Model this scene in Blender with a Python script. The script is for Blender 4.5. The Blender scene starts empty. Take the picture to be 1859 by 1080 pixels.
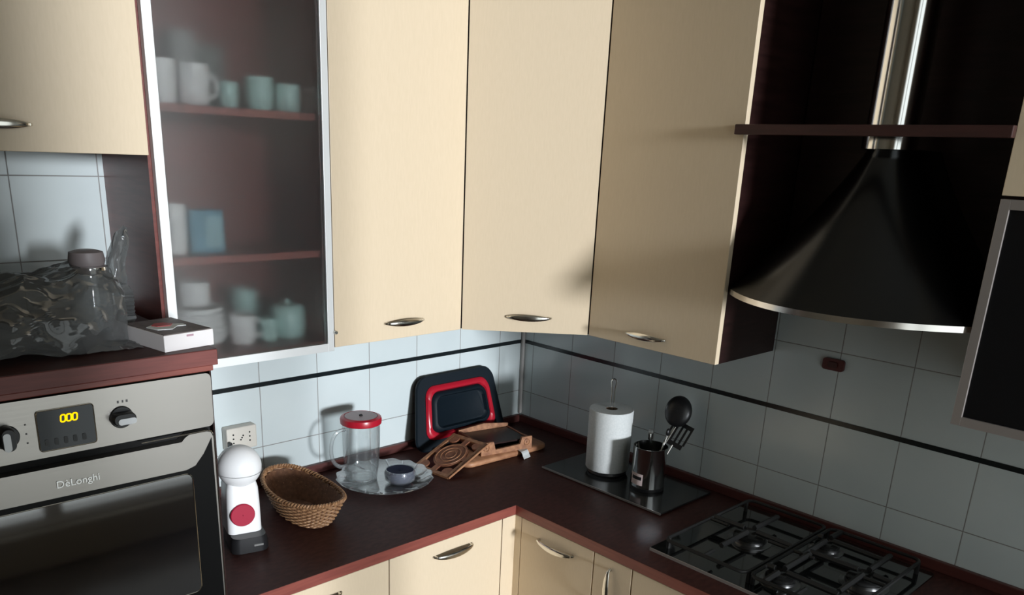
import bpy, bmesh, math, random
from mathutils import Vector, Matrix, noise
random.seed(7)
PI = math.pi
C = bpy.context.scene.collection
sc = bpy.context.scene

# ------------------------------------------------------------------ camera
cam = bpy.data.cameras.new('camera'); co = bpy.data.objects.new('camera', cam); C.objects.link(co)
R_ = Vector((0.73257902, -0.67957858, 0.0387418)); U_ = Vector((0.18989735, 0.25870073, 0.94710767)); F_ = Vector((0.65365662, 0.68647424, -0.3185689))
m = Matrix((R_, U_, -F_)).transposed().to_4x4(); m.translation = Vector((-2.2533, -2.236, 1.9176))
co.matrix_world = m
cam.sensor_fit = 'HORIZONTAL'; cam.sensor_width = 36; cam.lens = 1489.37 / 1859 * 36
cam.shift_x = 27.8 / 1859; cam.shift_y = 241.1 / 1859
cam.clip_start = .02; cam.clip_end = 60
sc.camera = co

# ------------------------------------------------------------------ world, sun, exposure
w = bpy.data.worlds.new('sky'); sc.world = w; w.use_nodes = True
bg = w.node_tree.nodes['Background']; bg.inputs[0].default_value = (.74, .80, .80, 1); bg.inputs[1].default_value = 1.6
sl = bpy.data.lights.new('low_sun', 'SUN'); so = bpy.data.objects.new('low_sun', sl); C.objects.link(so)
SUN_DIR = Vector((.08, 1, -.07)).normalized()
so.rotation_euler = SUN_DIR.to_track_quat('-Z', 'Y').to_euler(); so.location = (-1, -7, 2.2)
sl.energy = 3.35; sl.angle = math.radians(6.5); sl.color = (.95, 1.0, 1.06)
pl = bpy.data.lights.new('window_daylight', 'AREA'); po = bpy.data.objects.new('window_daylight', pl); C.objects.link(po)
pl.shape = 'RECTANGLE'; pl.size = 1.68; pl.size_y = 2.66; pl.cycles.is_portal = True
po.location = (-1.09, -2.86, 1.43); po.rotation_euler = (-PI/2, 0, 0)   # at the balcony door, facing into the room
po.rotation_euler = Vector((0, 1, 0)).to_track_quat('-Z', 'Z').to_euler()
vs = sc.view_settings
vs.view_transform = 'Standard'; vs.look = 'None'; vs.exposure = 0.0; vs.gamma = 1; vs.use_curve_mapping = False
sc.cycles.caustics_reflective = False

# ------------------------------------------------------------------ helpers
def mat(name, col=(.5,.5,.5), rough=.5, metal=0, **k):
    M = bpy.data.materials.new(name); M.use_nodes = True
    b = M.node_tree.nodes['Principled BSDF']
    b.inputs['Base Color'].default_value = (*col, 1); b.inputs['Roughness'].default_value = rough; b.inputs['Metallic'].default_value = metal
    for kk, v in k.items():
        b.inputs[kk.replace('_', ' ')].default_value = v
    return M
def nd(M, t, **k):
    n = M.node_tree.nodes.new(t)
    for a, v in k.items(): setattr(n, a, v)
    return n
def lk(M, a, b): M.node_tree.links.new(a, b)
def noisy(M, c1, c2, scale=(20,20,20), nscale=1.0, detail=4, bump=0, p=(.35,.65), rough=None):
    """mix two base colours by stretched noise"""
    b = M.node_tree.nodes['Principled BSDF']
    g = nd(M, 'ShaderNodeNewGeometry'); mp = nd(M, 'ShaderNodeMapping'); mp.inputs['Scale'].default_value = scale
    nz = nd(M, 'ShaderNodeTexNoise'); nz.inputs['Scale'].default_value = nscale; nz.inputs['Detail'].default_value = detail
    rp = nd(M, 'ShaderNodeValToRGB'); rp.color_ramp.elements[0].position = p[0]; rp.color_ramp.elements[1].position = p[1]
    rp.color_ramp.elements[0].color = (*c1, 1); rp.color_ramp.elements[1].color = (*c2, 1)
    lk(M, g.outputs['Position'], mp.inputs['Vector']); lk(M, mp.outputs[0], nz.inputs['Vector']); lk(M, nz.outputs['Fac'], rp.inputs[0]); lk(M, rp.outputs[0], b.inputs['Base Color'])
    if bump:
        bp = nd(M, 'ShaderNodeBump'); bp.inputs['Strength'].default_value = bump; bp.inputs['Distance'].default_value = .001
        lk(M, nz.outputs['Fac'], bp.inputs['Height']); lk(M, bp.outputs[0], b.inputs['Normal'])
    return M
def new(): return bmesh.new()
def bx(bm, x0, x1, y0, y1, z0, z1, bev=0, seg=2):
    xs, ys, zs = sorted((x0, x1)), sorted((y0, y1)), sorted((z0, z1))
    v = [bm.verts.new((x, y, z)) for x in xs for y in ys for z in zs]
    fs = [bm.faces.new([v[i] for i in f]) for f in ((0,1,3,2),(4,6,7,5),(0,4,5,1),(2,3,7,6),(0,2,6,4),(1,5,7,3))]
    if bev:
        es = list({e for f in fs for e in f.edges})
        bmesh.ops.bevel(bm, geom=es, offset=bev, segments=seg, affect='EDGES', profile=.5)
    return bm
def box(*a, **k): return bx(new(), *a, **k)
def prism(bm, pts, a, b, axis='z'):
    """extrude outline pts (2D) between a and b along axis. axis x: pts=(y,z); y: (x,z); z: (x,y)"""
    def V(p, t): return {'x': (t, p[0], p[1]), 'y': (p[0], t, p[1]), 'z': (p[0], p[1], t)}[axis]
    lo = [bm.verts.new(V(p, a)) for p in pts]; hi = [bm.verts.new(V(p, b)) for p in pts]
    n = len(pts); bm.faces.new(lo); bm.faces.new(hi[::-1])
    for i in range(n): bm.faces.new((lo[i], lo[(i+1) % n], hi[(i+1) % n], hi[i]))
    return bm
def rrect(cx, cy, hw, hh, r, n=6):
    P = []
    for sx, sy, a0 in ((1,1,0),(-1,1,90),(-1,-1,180),(1,-1,270)):
        for i in range(n+1):
            a = math.radians(a0 + 90*i/n); P.append((cx+sx*(hw-r)+r*math.cos(a), cy+sy*(hh-r)+r*math.sin(a)))
    return P
def rings(bm, loops, close=True, cap0=True, cap1=True):
    """loft loops of 3D points"""
    vv = [[bm.verts.new(p) for p in L] for L in loops]
    n = len(loops[0])
    for A, B in zip(vv[:-1], vv[1:]):
        for i in range(n if close else n-1): bm.faces.new((A[i], A[(i+1) % n], B[(i+1) % n], B[i]))
    if cap0: bm.faces.new(vv[0][::-1])
    if cap1: bm.faces.new(vv[-1])
    return bm
def lathe(bm, prof, c=(0,0,0), n=48, cap0=False, cap1=False):
    return rings(bm, [[(c[0]+r*math.cos(2*PI*i/n), c[1]+r*math.sin(2*PI*i/n), c[2]+z) for i in range(n)] for r, z in prof], True, cap0, cap1)
def tube(bm, path, r, n=8, closed=False, cap=True):
    path = [Vector(p) for p in path]; L = []; N = len(path); up = None
    for i, p in enumerate(path):
        a = path[(i-1) % N] if (closed or i) else p; b = path[(i+1) % N] if (closed or i < N-1) else p
        t = (b-a).normalized()
        if up is None: up = t.cross(Vector((.13,.31,.94))).normalized()
        s = (up - t*up.dot(t)).normalized(); up = s; q = t.cross(s)
        rr = r(i/(N-1)) if callable(r) else r
        L.append([p + (s*math.cos(2*PI*k/n)+q*math.sin(2*PI*k/n))*rr for k in range(n)])
    if closed:
        vv = [[bm.verts.new(p) for p in l] for l in L]
        for i in range(N):
            A, B = vv[i], vv[(i+1) % N]
            for k in range(n): bm.faces.new((A[k], A[(k+1) % n], B[(k+1) % n], B[k]))
        return bm
    return rings(bm, L, True, cap, cap)
def xf(bm, M): bmesh.ops.transform(bm, matrix=M, verts=bm.verts); return bm
def rot(loc, z=0, x=0, y=0):
    return Matrix.Translation(loc) @ Matrix.Rotation(z, 4, 'Z') @ Matrix.Rotation(y, 4, 'Y') @ Matrix.Rotation(x, 4, 'X')
def obj(name, bm, M, parent=None, smooth=False, loc=None, label=None, ang=40):
    """bm in world coordinates; parent's world location is subtracted"""
    base = Vector(loc) if loc is not None else (WL(parent) if parent else Vector((0,0,0)))
    for v in bm.verts: v.co -= base
    bmesh.ops.recalc_face_normals(bm, faces=bm.faces)
    me = bpy.data.meshes.new(name); bm.to_mesh(me); bm.free()
    o = bpy.data.objects.new(name, me); C.objects.link(o)
    if parent: o.parent = parent
    else: o.location = base
    me.materials.append(M)
    if smooth:
        for p in me.polygons: p.use_smooth = True
        try: me.set_sharp_from_angle(angle=math.radians(ang))
        except Exception: pass
    if label: o['label'] = label
    return o
def WL(o):
    v = Vector(o.location)
    while o.parent: o = o.parent; v += Vector(o.location)
    return v
def tag(o, label, cat, group=None):
    o['label'] = label; o['category'] = cat
    if group: o['group'] = group
    return o
def thing(name, loc, label, cat, group=None):
    o = bpy.data.objects.new(name, None); C.objects.link(o); o.location = loc; o.empty_display_size = .05
    return tag(o, label, cat, group)
def struct(name, bm, M):
    o = obj(name, bm, M); o['kind'] = 'structure'; return o
def text_mesh(body, size, depth):
    cu = bpy.data.curves.new('txt', 'FONT'); cu.body = body; cu.size = size; cu.extrude = depth; cu.align_x = 'CENTER'; cu.align_y = 'CENTER'; cu.resolution_u = 3
    to = bpy.data.objects.new('txt', cu); C.objects.link(to)
    me = bpy.data.meshes.new_from_object(to.evaluated_get(bpy.context.evaluated_depsgraph_get()))
    bm = new(); bm.from_mesh(me); bpy.data.objects.remove(to); bpy.data.curves.remove(cu); bpy.data.meshes.remove(me)
    return bm

# ------------------------------------------------------------------ materials
def tile_mat(name, axis, off):
    M = mat(name, rough=.12); b = M.node_tree.nodes['Principled BSDF']
    g = nd(M, 'ShaderNodeNewGeometry'); s = nd(M, 'ShaderNodeSeparateXYZ'); lk(M, g.outputs['Position'], s.inputs[0])
    def line(sock, o, wid):
        a = nd(M, 'ShaderNodeMath', operation='ADD'); a.inputs[1].default_value = o + 40; lk(M, sock, a.inputs[0])
        d = nd(M, 'ShaderNodeMath', operation='DIVIDE'); d.inputs[1].default_value = .2; lk(M, a.outputs[0], d.inputs[0])
        p = nd(M, 'ShaderNodeMath', operation='PINGPONG'); p.inputs[1].default_value = .5; lk(M, d.outputs[0], p.inputs[0])
        r = nd(M, 'ShaderNodeMapRange'); r.inputs['From Min'].default_value = wid*.5/.2; r.inputs['From Max'].default_value = wid*1.3/.2
        lk(M, p.outputs[0], r.inputs['Value']); return r.outputs[0]
    h = line(s.outputs[axis], off, .0014); v = line(s.outputs['Z'], -1.2274, .0014)
    mn = nd(M, 'ShaderNodeMath', operation='MINIMUM'); lk(M, h, mn.inputs[0]); lk(M, v, mn.inputs[1])
    nz = nd(M, 'ShaderNodeTexNoise'); nz.inputs['Scale'].default_value = 4; nz.inputs['Detail'].default_value = 5; lk(M, g.outputs['Position'], nz.inputs['Vector'])
    rp = nd(M, 'ShaderNodeValToRGB'); rp.color_ramp.elements[0].position = .3; rp.color_ramp.elements[1].position = .7
    rp.color_ramp.elements[0].color = (.58, .645, .65, 1); rp.color_ramp.elements[1].color = (.64, .70, .70, 1); lk(M, nz.outputs['Fac'], rp.inputs[0])
    mx = nd(M, 'ShaderNodeMix', data_type='RGBA'); mx.inputs[6].default_value = (.25, .24, .23, 1)
    lk(M, mn.outputs[0], mx.inputs[0]); lk(M, rp.outputs[0], mx.inputs[7]); lk(M, mx.outputs[2], b.inputs['Base Color'])
    rr = nd(M, 'ShaderNodeMapRange'); rr.inputs['To Min'].default_value = .7; rr.inputs['To Max'].default_value = .16; lk(M, mn.outputs[0], rr.inputs['Value']); lk(M, rr.outputs[0], b.inputs['Roughness'])
    n2 = nd(M, 'ShaderNodeTexNoise'); n2.inputs['Scale'].default_value = 9; lk(M, g.outputs['Position'], n2.inputs['Vector'])
    ad = nd(M, 'ShaderNodeMath', operation='MULTIPLY_ADD'); ad.inputs[1].default_value = .35; lk(M, n2.outputs['Fac'], ad.inputs[0]); lk(M, mn.outputs[0], ad.inputs[2])
    bp = nd(M, 'ShaderNodeBump'); bp.inputs['Strength'].default_value = .5; bp.inputs['Distance'].default_value = .0012
    lk(M, ad.outputs[0], bp.inputs['Height']); lk(M, bp.outputs[0], b.inputs['Normal'])
    return M
M_tileA = tile_mat('tile_back_wall', 'X', .1258); M_tileB = tile_mat('tile_right_wall', 'Y', .2579)
M_black_tile = mat('black_listello', (.008,.012,.014), .2)
M_plaster = noisy(mat('plaster', rough=.9), (.42,.37,.31), (.47,.42,.35), (3,3,3))
M_ceil = mat('ceiling_paint', (.62,.60,.55), .9)
M_floor = noisy(mat('floor_tile', rough=.25), (.10,.08,.065), (.14,.11,.09), (5,5,5))
M_cream = noisy(mat('cream_laminate', rough=.33, Specular_IOR_Level=.35), (.705,.575,.405), (.745,.61,.44), (260,260,40), p=(.2,.8), bump=.02)
M_wood = noisy(mat('mahogany', rough=.32), (.13,.033,.027), (.18,.047,.037), (9,9,90), bump=.05)
M_woodedge = noisy(mat('mahogany_edge', rough=.4), (.21,.052,.04), (.27,.072,.052), (9,9,120))
M_dark = noisy(mat('shaded_mahogany', rough=.35, Specular_IOR_Level=.3), (.016,.006,.0055), (.026,.010,.009), (8,8,70))  # carcass mahogany, darkened so the shade of unlit sides sits in the colour
M_top = noisy(mat('worktop_laminate', rough=.5, Specular_IOR_Level=.2), (.046,.016,.014), (.070,.025,.021), (40,90,40), detail=6)
M_black = mat('black_plastic', (.012,.012,.013), .35)
M_gap = mat('black_gap', (.004,.004,.004), .8)
M_chrome = mat('chrome', (.78,.78,.76), .12, 1)
M_handle = mat('satin_chrome', (.70,.68,.62), .18, 1)
M_alu = mat('white_aluminium', (.82,.83,.82), .38, .25)
M_alu2 = mat('brushed_aluminium', (.42,.38,.36), .4, .6)
M_white = mat('white_plastic', (.86,.86,.86), .3)
M_red = mat('red_plastic', (.42,.010,.025), .3)
M_crimson = mat('crimson_plastic', (.38,.010,.04), .35)
M_paper = noisy(mat('paper', rough=.95), (.66,.69,.68), (.73,.75,.74), (160,160,160), bump=.5)
M_hood = mat('dark_steel', (.050,.052,.055), .24, 1)
M_glassblack = mat('black_glass', (.004,.004,.005), .05, IOR=2.5)
M_blue = mat('blue_plastic', (.002,.007,.045), .7, Specular_IOR_Level=.2)
M_navy = mat('navy_silicone', (.004,.009,.014), .55, Specular_IOR_Level=.2)
def steel(name, col, r, sc_):
    M = mat(name, col, r, 1); b = M.node_tree.nodes['Principled BSDF']
    g = nd(M, 'ShaderNodeNewGeometry'); mp = nd(M, 'ShaderNodeMapping'); mp.inputs['Scale'].default_value = sc_
    nz = nd(M, 'ShaderNodeTexNoise'); nz.inputs['Scale'].default_value = 1; nz.inputs['Detail'].default_value = 3
    rr = nd(M, 'ShaderNodeMapRange'); rr.inputs['To Min'].default_value = r-.06; rr.inputs['To Max'].default_value = r+.1
    lk(M, g.outputs['Position'], mp.inputs[0]); lk(M, mp.outputs[0], nz.inputs['Vector']); lk(M, nz.outputs['Fac'], rr.inputs['Value']); lk(M, rr.outputs[0], b.inputs['Roughness'])
    return M
M_steel = steel('brushed_steel', (.43,.405,.375), .32, (3, 3, 700))
def thin_glass(name, tint=(.97,.98,.98), body=0.03, bodycol=(.8,.85,.88), lo=.04, hi=.55):
    M = bpy.data.materials.new(name); M.use_nodes = True; nt = M.node_tree; nt.nodes.clear()
    out = nd(M, 'ShaderNodeOutputMaterial'); tr = nd(M, 'ShaderNodeBsdfTransparent'); tr.inputs[0].default_value = (*tint, 1)
    df = nd(M, 'ShaderNodeBsdfDiffuse'); df.inputs[0].default_value = (*bodycol, 1)
    gl = nd(M, 'ShaderNodeBsdfGlossy'); gl.inputs['Roughness'].default_value = .05
    m1 = nd(M, 'ShaderNodeMixShader'); m1.inputs[0].default_value = body; lk(M, tr.outputs[0], m1.inputs[1]); lk(M, df.outputs[0], m1.inputs[2])
    lw = nd(M, 'ShaderNodeLayerWeight'); lw.inputs[0].default_value = .35
    mr = nd(M, 'ShaderNodeMapRange'); mr.inputs['To Min'].default_value = lo; mr.inputs['To Max'].default_value = hi; lk(M, lw.outputs['Facing'], mr.inputs['Value'])
    m2 = nd(M, 'ShaderNodeMixShader'); lk(M, mr.outputs[0], m2.inputs[0]); lk(M, m1.outputs[0], m2.inputs[1]); lk(M, gl.outputs[0], m2.inputs[2])
    lk(M, m2.outputs[0], out.inputs[0]); return M
M_glass = thin_glass('clear_glass'); M_cutglass = thin_glass('cut_glass', body=.12, bodycol=(.6,.64,.68), lo=.12, hi=.6)
M_bag = thin_glass('thin_plastic', (.84,.85,.85), .56, (.16,.165,.165), .035, .30)
M_frost = bpy.data.materials.new('frosted_glass'); M_frost.use_nodes = True
def frosted(M, a):
    nt = M.node_tree; nt.nodes.clear(); out = nd(M, 'ShaderNodeOutputMaterial')
    tr = nd(M, 'ShaderNodeBsdfTransparent'); tr.inputs[0].default_value = (.99,.99,.99,1)
    rf = nd(M, 'ShaderNodeBsdfRefraction'); rf.inputs['Roughness'].default_value = .50; rf.inputs['IOR'].default_value = 1.12; rf.inputs[0].default_value = (.97,.98,.98,1)
    mx = nd(M, 'ShaderNodeMixShader'); mx.inputs[0].default_value = a; lk(M, tr.outputs[0], mx.inputs[1]); lk(M, rf.outputs[0], mx.inputs[2])
    gl = nd(M, 'ShaderNodeBsdfGlossy'); gl.inputs['Roughness'].default_value = .22
    m2 = nd(M, 'ShaderNodeMixShader'); m2.inputs[0].default_value = .085; lk(M, mx.outputs[0], m2.inputs[1]); lk(M, gl.outputs[0], m2.inputs[2])
    lk(M, m2.outputs[0], out.inputs[0])
frosted(M_frost, .82)
M_amber = bpy.data.materials.new('amber_digits'); M_amber.use_nodes = True
_b = M_amber.node_tree.nodes['Principled BSDF']; _b.inputs['Base Color'].default_value = (.9,.5,0,1); _b.inputs['Emission Color'].default_value = (1,.62,.0,1); _b.inputs['Emission Strength'].default_value = 1.3

# ------------------------------------------------------------------ room
ZC = 2.95; XL = -3.3; YF = -2.9
struct('floor', box(XL, 0, YF, 0, -.1, 0), M_floor)
struct('ceiling', box(XL-.1, .1, YF-.25, .1, ZC, ZC+.1), M_ceil)
struct('wall_back', box(XL, .1, 0, .1, 0, ZC), M_tileA)
struct('wall_right', box(0, .1, YF, 0, 0, ZC), M_tileB)
struct('wall_left', box(XL-.1, XL, YF, 0, 0, ZC), M_plaster)
WX0, WX1, WZ0, WZ1 = -1.93, -.25, .18, 2.76
bm = new()
bx(bm, XL, WX0, YF-.25, YF, 0, ZC); bx(bm, WX1, 0, YF-.25, YF, 0, ZC); bx(bm, WX0, WX1, YF-.25, YF, 0, WZ0); bx(bm, WX0, WX1, YF-.25, YF, WZ1, ZC)
struct('wall_front', bm, M_plaster)
bm = new(); f = .05
bx(bm, WX0, WX0+f, YF-.12, YF-.06, WZ0, WZ1); bx(bm, WX1-f, WX1, YF-.12, YF-.06, WZ0, WZ1); bx(bm, WX0+f, WX1-f, YF-.12, YF-.06, WZ1-f, WZ1); bx(bm, WX0+f, WX1-f, YF-.12, YF-.06, WZ0, WZ0+f)
bx(bm, -1.37, -1.29, YF-.12, YF-.06, WZ0+f, WZ1-f)
struct('window_1', bm, M_white)
struct('trim_1', box(-.014, -.0005, -.014, -.0005, .932, 1.39, bev=.004), mat('corner_profile', (.42,.40,.38), .5))
struct('trim_2', box(XL, -.0145, -.0025, 0, 1.2204, 1.2344), M_black_tile)
struct('trim_3', box(-.0025, 0, -2.6, -.0145, 1.2204, 1.2344), M_black_tile)

# ------------------------------------------------------------------ handles
def bow(name, cx, cy, cz, L, axis, parent, out=.022, drop=.006):
    """bow handle; axis = unit direction along the handle; sticks out along nrm"""
    ax = Vector(axis).normalized()
    nrm = HN
    bm = new(); N = 16; loops = []
    side = ax.cross(nrm).normalized()
    for i in range(N+1):
        t = i/N*2-1; k = max(0.0, 1-t*t)
        p = Vector((cx,cy,cz)) + ax*(t*L/2) + nrm*(.001+out*math.sqrt(k)*.85+.003) - Vector((0,0,1))*drop*(k if abs(ax.z) < .5 else 0)
        hw = .0025+.0075*k; ht = .0022+.002*k
        loops.append([p+side*(hw*math.cos(2*PI*j/10))+nrm*(ht*math.sin(2*PI*j/10)) for j in range(10)])
    rings(bm, loops)
    for s in (-1, 1):
        q = Vector((cx,cy,cz))+ax*(s*L*.44); e = nrm*.013
        tube(bm, [q, q+e], .0035, 8)
    return obj(name, bm, M_handle, parent, True)

# ------------------------------------------------------------------ wall cabinets
ZB = 1.394; ZT = 2.55; DC = .3135; TH = .020
def carcass_A(bm, x0, x1, z0, z1, yf, t=.018, shelves=()):
    bx(bm, x0, x0+t, yf, -.001, z0, z1); bx(bm, x1-t, x1, yf, -.001, z0, z1)
    bx(bm, x0+t, x1-t, yf, -.001, z0, z0+t); bx(bm, x0+t, x1-t, yf, -.001, z1-t, z1); bx(bm, x0+t, x1-t, -.010, -.001, z0+t, z1-t)
    return bm
YC = -(DC-TH)   # carcass front
# left upper cabinet over the oven column
t = thing('wall_cabinet', (-1.815, 0, 1.886), 'short cream wall cabinet above the oven column, at the left edge', 'cabinet')
obj('body', carcass_A(new(), -2.115, -1.517, 1.888, ZT, YC), M_dark, t)
d = obj('door', box(-2.113, -1.5165, -DC, YC-.001, 1.886, ZT, bev=.0012), M_cream, t)
HN = Vector((0,-1,0)); bow('handle', -1.815, -DC, 1.938, .142, (1,0,0), d, drop=.0)
# glazed cabinet
GX0, GX1 = -1.5125, -1.0545
t = thing('glazed_wall_cabinet', (-1.283, 0, ZB), 'tall wall cabinet with a frosted glass door in a white metal frame, crockery inside', 'cabinet')
obj('body', carcass_A(new(), GX0, GX1, ZB, ZT, YC), M_wood, t)
for z in (1.655, 1.998): obj('shelf', box(GX0+.019, GX1-.019, YC+.012, -.0105, z-.018, z, bev=.001), M_woodedge, t)
FZ0 = 1.385
bm = new(); fw = .022
fx0, fx1 = -1.505, -1.0545
bx(bm, fx0, fx0+fw, -DC, YC-.001, FZ0, ZT, bev=.001); bx(bm, fx1-fw*.9, fx1, -DC, YC-.001, FZ0, ZT, bev=.001)
bx(bm, fx0+fw, fx1-fw*.9, -DC, YC-.001, FZ0, FZ0+fw); bx(bm, fx0+fw, fx1-fw*.9, -DC, YC-.001, ZT-fw, ZT)
d = obj('door_frame', bm, M_alu, t)
obj('glass_pane', box(fx0+fw, fx1-fw*.9, -DC+.006, -DC+.010, FZ0+fw, ZT-fw), M_frost, t)
bm = new(); lathe(bm, [(.0001,.010),(.004,.010),(.0055,.007),(.0055,0)], n=16); xf(bm, rot((-1.053, -DC-.0005, 1.437), x=PI/2)); obj('latch_knob', bm, M_handle, d, True)
# solid door cabinet beside it
t = thing('wall_cabinet', (-.823, 0, ZB), 'tall cream wall cabinet directly right of the frosted glass one', 'cabinet')
obj('body', carcass_A(new(), -1.0535, -.596, ZB, ZT, YC), M_dark, t)
d = obj('door', box(-1.0525, -.5965, -DC, YC-.001, ZB, ZT, bev=.0012), M_cream, t)
bow('handle', -.817, -DC, 1.443, .142, (1,0,0), d, drop=0)
# corner cabinet, pentagonal with diagonal door
t = thing('corner_wall_cabinet', (-.2, -.2, ZB), 'diagonal cream wall cabinet filling the corner of the room', 'cabinet')
ye = .594; yc = DC-.014
bm = prism(new(), [(-.001,-.001),(-ye+.001,-.001),(-ye+.001,-yc),(-yc,-ye+.001),(-.001,-ye+.001)], ZB+.001, ZT)
obj('body', bm, M_dark, t)
nd_ = Vector((-1,-1,0)).normalized()
p1 = Vector((-ye+.0015,-DC-.001,0)); p2 = Vector((-DC-.001,-ye+.0015,0)); ex = (p2-p1).normalized()
a = p1 ; b = p2; q = -nd_*.017
bm = prism(new(), [(a.x,a.y),(b.x,b.y),(b.x+q.x-.002*0,b.y+q.y),(a.x+q.x,a.y+q.y)], ZB, ZT)
d = obj('door', bm, M_cream, t)
HN = nd_; mid = (p1+p2)/2+ex*.012; bow('handle', mid.x, mid.y, 1.442, .142, ex, d, drop=0)
# cabinet on right wall
def carcass_B(bm, y0, y1, z0, z1, xf_, t=.018):
    bx(bm, xf_, -.001, y0, y0+t, z0, z1); bx(bm, xf_, -.001, y1-t, y1, z0, z1)
    bx(bm, xf_, -.001, y0+t, y1-t, z0, z0+t); bx(bm, xf_, -.001, y0+t, y1-t, z1-t, z1); bx(bm, -.010, -.001, y0+t, y1-t, z0+t, z1-t)
    return bm
t = thing('wall_cabinet', (0, -.823, ZB), 'tall cream wall cabinet on the right wall between the corner and the hood', 'cabinet')
obj('body', carcass_B(new(), -1.0525, -.596, ZB, ZT, YC), M_dark, t)
d = obj('door', box(-DC, YC-.001, -1.0535, -.5965, ZB, ZT, bev=.0012), M_cream, t)
HN = Vector((-1,0,0)); bow('handle', -DC, -.816, 1.431, .142, (0,-1,0), d, drop=0)
# far right: cream unit above, glazed unit below
t = thing('wall_cabinet', (0, -1.89, 1.878), 'cream wall cabinet right of the hood, above the black glazed one', 'cabinet')
obj('body', carcass_B(new(), -2.118, -1.662, 1.880, ZT, YC), M_dark, t)
d = obj('door', box(-DC, YC-.001, -2.117, -1.663, 1.878, ZT, bev=.0012), M_cream, t)
t = thing('glazed_wall_cabinet', (0, -1.89, ZB), 'wall cabinet with a dark glass door in a grey metal frame, at the right edge', 'cabinet')
obj('body', carcass_B(new(), -2.118, -1.662, ZB, 1.876, YC), M_dark, t)
bm = new(); y0, y1, z0, z1 = -2.117, -1.663, 1.388, 1.871
bx(bm, -DC, YC-.001, y0, y0+.02, z0, z1, bev=.001); bx(bm, -DC, YC-.001, y1-.02, y1, z0, z1, bev=.001)
bx(bm, -DC, YC-.001, y0+.02, y1-.02, z0, z0+.02); bx(bm, -DC, YC-.001, y0+.02, y1-.02, z1-.02, z1)
obj('door_frame', bm, M_alu2, t)
obj('glass_pane', box(-DC+.006, -DC+.010, y0+.02, y1-.02, z0+.02, z1-.02), mat('smoked_glass', (.006,.006,.007), .35, Specular_IOR_Level=.25), t)

# ------------------------------------------------------------------ hood
HY = -1.36
tag(obj('hood_back_panel', box(-.020, -.001, -1.6585, -1.0565, 1.585, ZT), M_dark, loc=(-.01, HY, 1.585)), 'dark wooden panel on the wall behind the cooker hood', 'panel')
t = thing('cooker_hood', (-.02, HY, 1.585), 'flared dark steel cooker hood with chrome flue pipe over the hob', 'cooker hood')
def rim(z, k, n=40):
    L = []
    for i in range(n+1):
        u = i/n*2-1; y = HY+u*.3005*k[0]; x = -(.0215+(.278)*k[1] + .150*k[2]*(1-abs(u)**2.2))
        L.append((x, y, z))
    return L
bm = new(); loops = []
prof = [(1.965, .215, .42, .48),(1.93,.27,.46,.52),(1.88,.36,.52,.58),(1.82,.48,.61,.66),(1.75,.635,.72,.77),(1.68,.80,.845,.87),(1.63,.925,.94,.95),(1.604,.995,1,1)]
for z, a, b_, c_ in prof:
    L = rim(z, (a, b_, c_)); loops.append(L+[(-.0215, L[-1][1], z), (-.0215, L[0][1], z)])
rings(bm, loops, True, False, False); bm.faces.new([bm.verts.new(p) for p in loops[0]])
obj('canopy', bm, M_hood, t, True, ang=60)
bm = new(); L0 = rim(1.604, (.997,1,1)); L1 = rim(1.590, (.997,1,1)); loops = [l+[(-.0215,l[-1][1],l[0][2]),(-.0215,l[0][1],l[0][2])] for l in (L0, L1)]
rings(bm, loops, True, True, True); obj('rim_band', bm, mat('polished_steel', (.75,.72,.68), .2, 1), t, True, ang=60)
bm = new(); lathe(bm, [(.057,2.0-.036),(.057,2.7)], (-.175,HY,0), 40, True, True)
obj('flue_pipe', bm, M_chrome, t, True)
bm = new(); lathe(bm, [(.057,1.962),(.061,1.964),(.061,1.992),(.057,1.994)], (-.175,HY,0), 40, True, True); obj('collar', bm, M_chrome, t, True)
tag(obj('wooden_rail', box(-.336, -.3140, -1.664, -1.038, 1.988, 2.012, bev=.002), M_woodedge if False else noisy(mat('rail_wood', rough=.5), (.035,.011,.009), (.05,.015,.012), (9,9,60)), loc=(-.325,HY,1.988)), 'thin dark wooden rail running across in front of the chrome flue', 'rail')
# dark red square fixture
t = thing('wall_plug_cover', (0, -1.2435, 1.392), 'small dark red square cover on the tiles under the hood', 'cover')
obj('plate', prism(new(), rrect(-1.2435, 1.392, .031, .0165, .008), -.010, -.0005, 'x'), mat('dark_red', (.085,.012,.012), .4), t)
obj('centre_button', prism(new(), rrect(-1.2435, 1.392, .014, .008, .004), -.013, -.010, 'x'), mat('darker_red', (.05,.008,.008), .4), t)

# ------------------------------------------------------------------ oven column
OX0, OX1 = -2.136, -1.5365
t = thing('oven_housing', (-1.836, -.3, 0), 'tall dark wooden housing around the built-in oven, with a red-brown slab on top', 'cabinet')
bm = new(); bx(bm, OX0, OX0+.018, -.598, -.001, .10, 1.476); bx(bm, OX1-.0035, OX1, -.598, -.001, .10, 1.476)
bx(bm, OX0+.018, OX1-.0035, -.598, -.001, .845, .862); bx(bm, OX0+.018, OX1-.0035, -.595, -.001, 1.462, 1.476); bx(bm, OX0+.018, OX1-.0035, -.012, -.001, .10, .845)
obj('body', bm, M_dark, t)
obj('top_slab', box(OX0-.01, -1.529, -.620, -.001, 1.477, 1.510, bev=.0015), noisy(mat('slab_wood', rough=.45), (.155,.037,.03), (.20,.05,.04), (9,9,120)), t)
obj('moulding', box(OX0, -1.5365, -.612, -.599, 1.4635, 1.4765, bev=.002), M_woodedge, t)
obj('lower_door', box(OX0+.002, OX1-.002, -.600-.018, -.599, .11, .842, bev=.0012), M_cream, t)
obj('plinth', box(OX0+.01, OX1-.01, -.54, -.52, .0, .10), M_dark, t)
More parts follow.
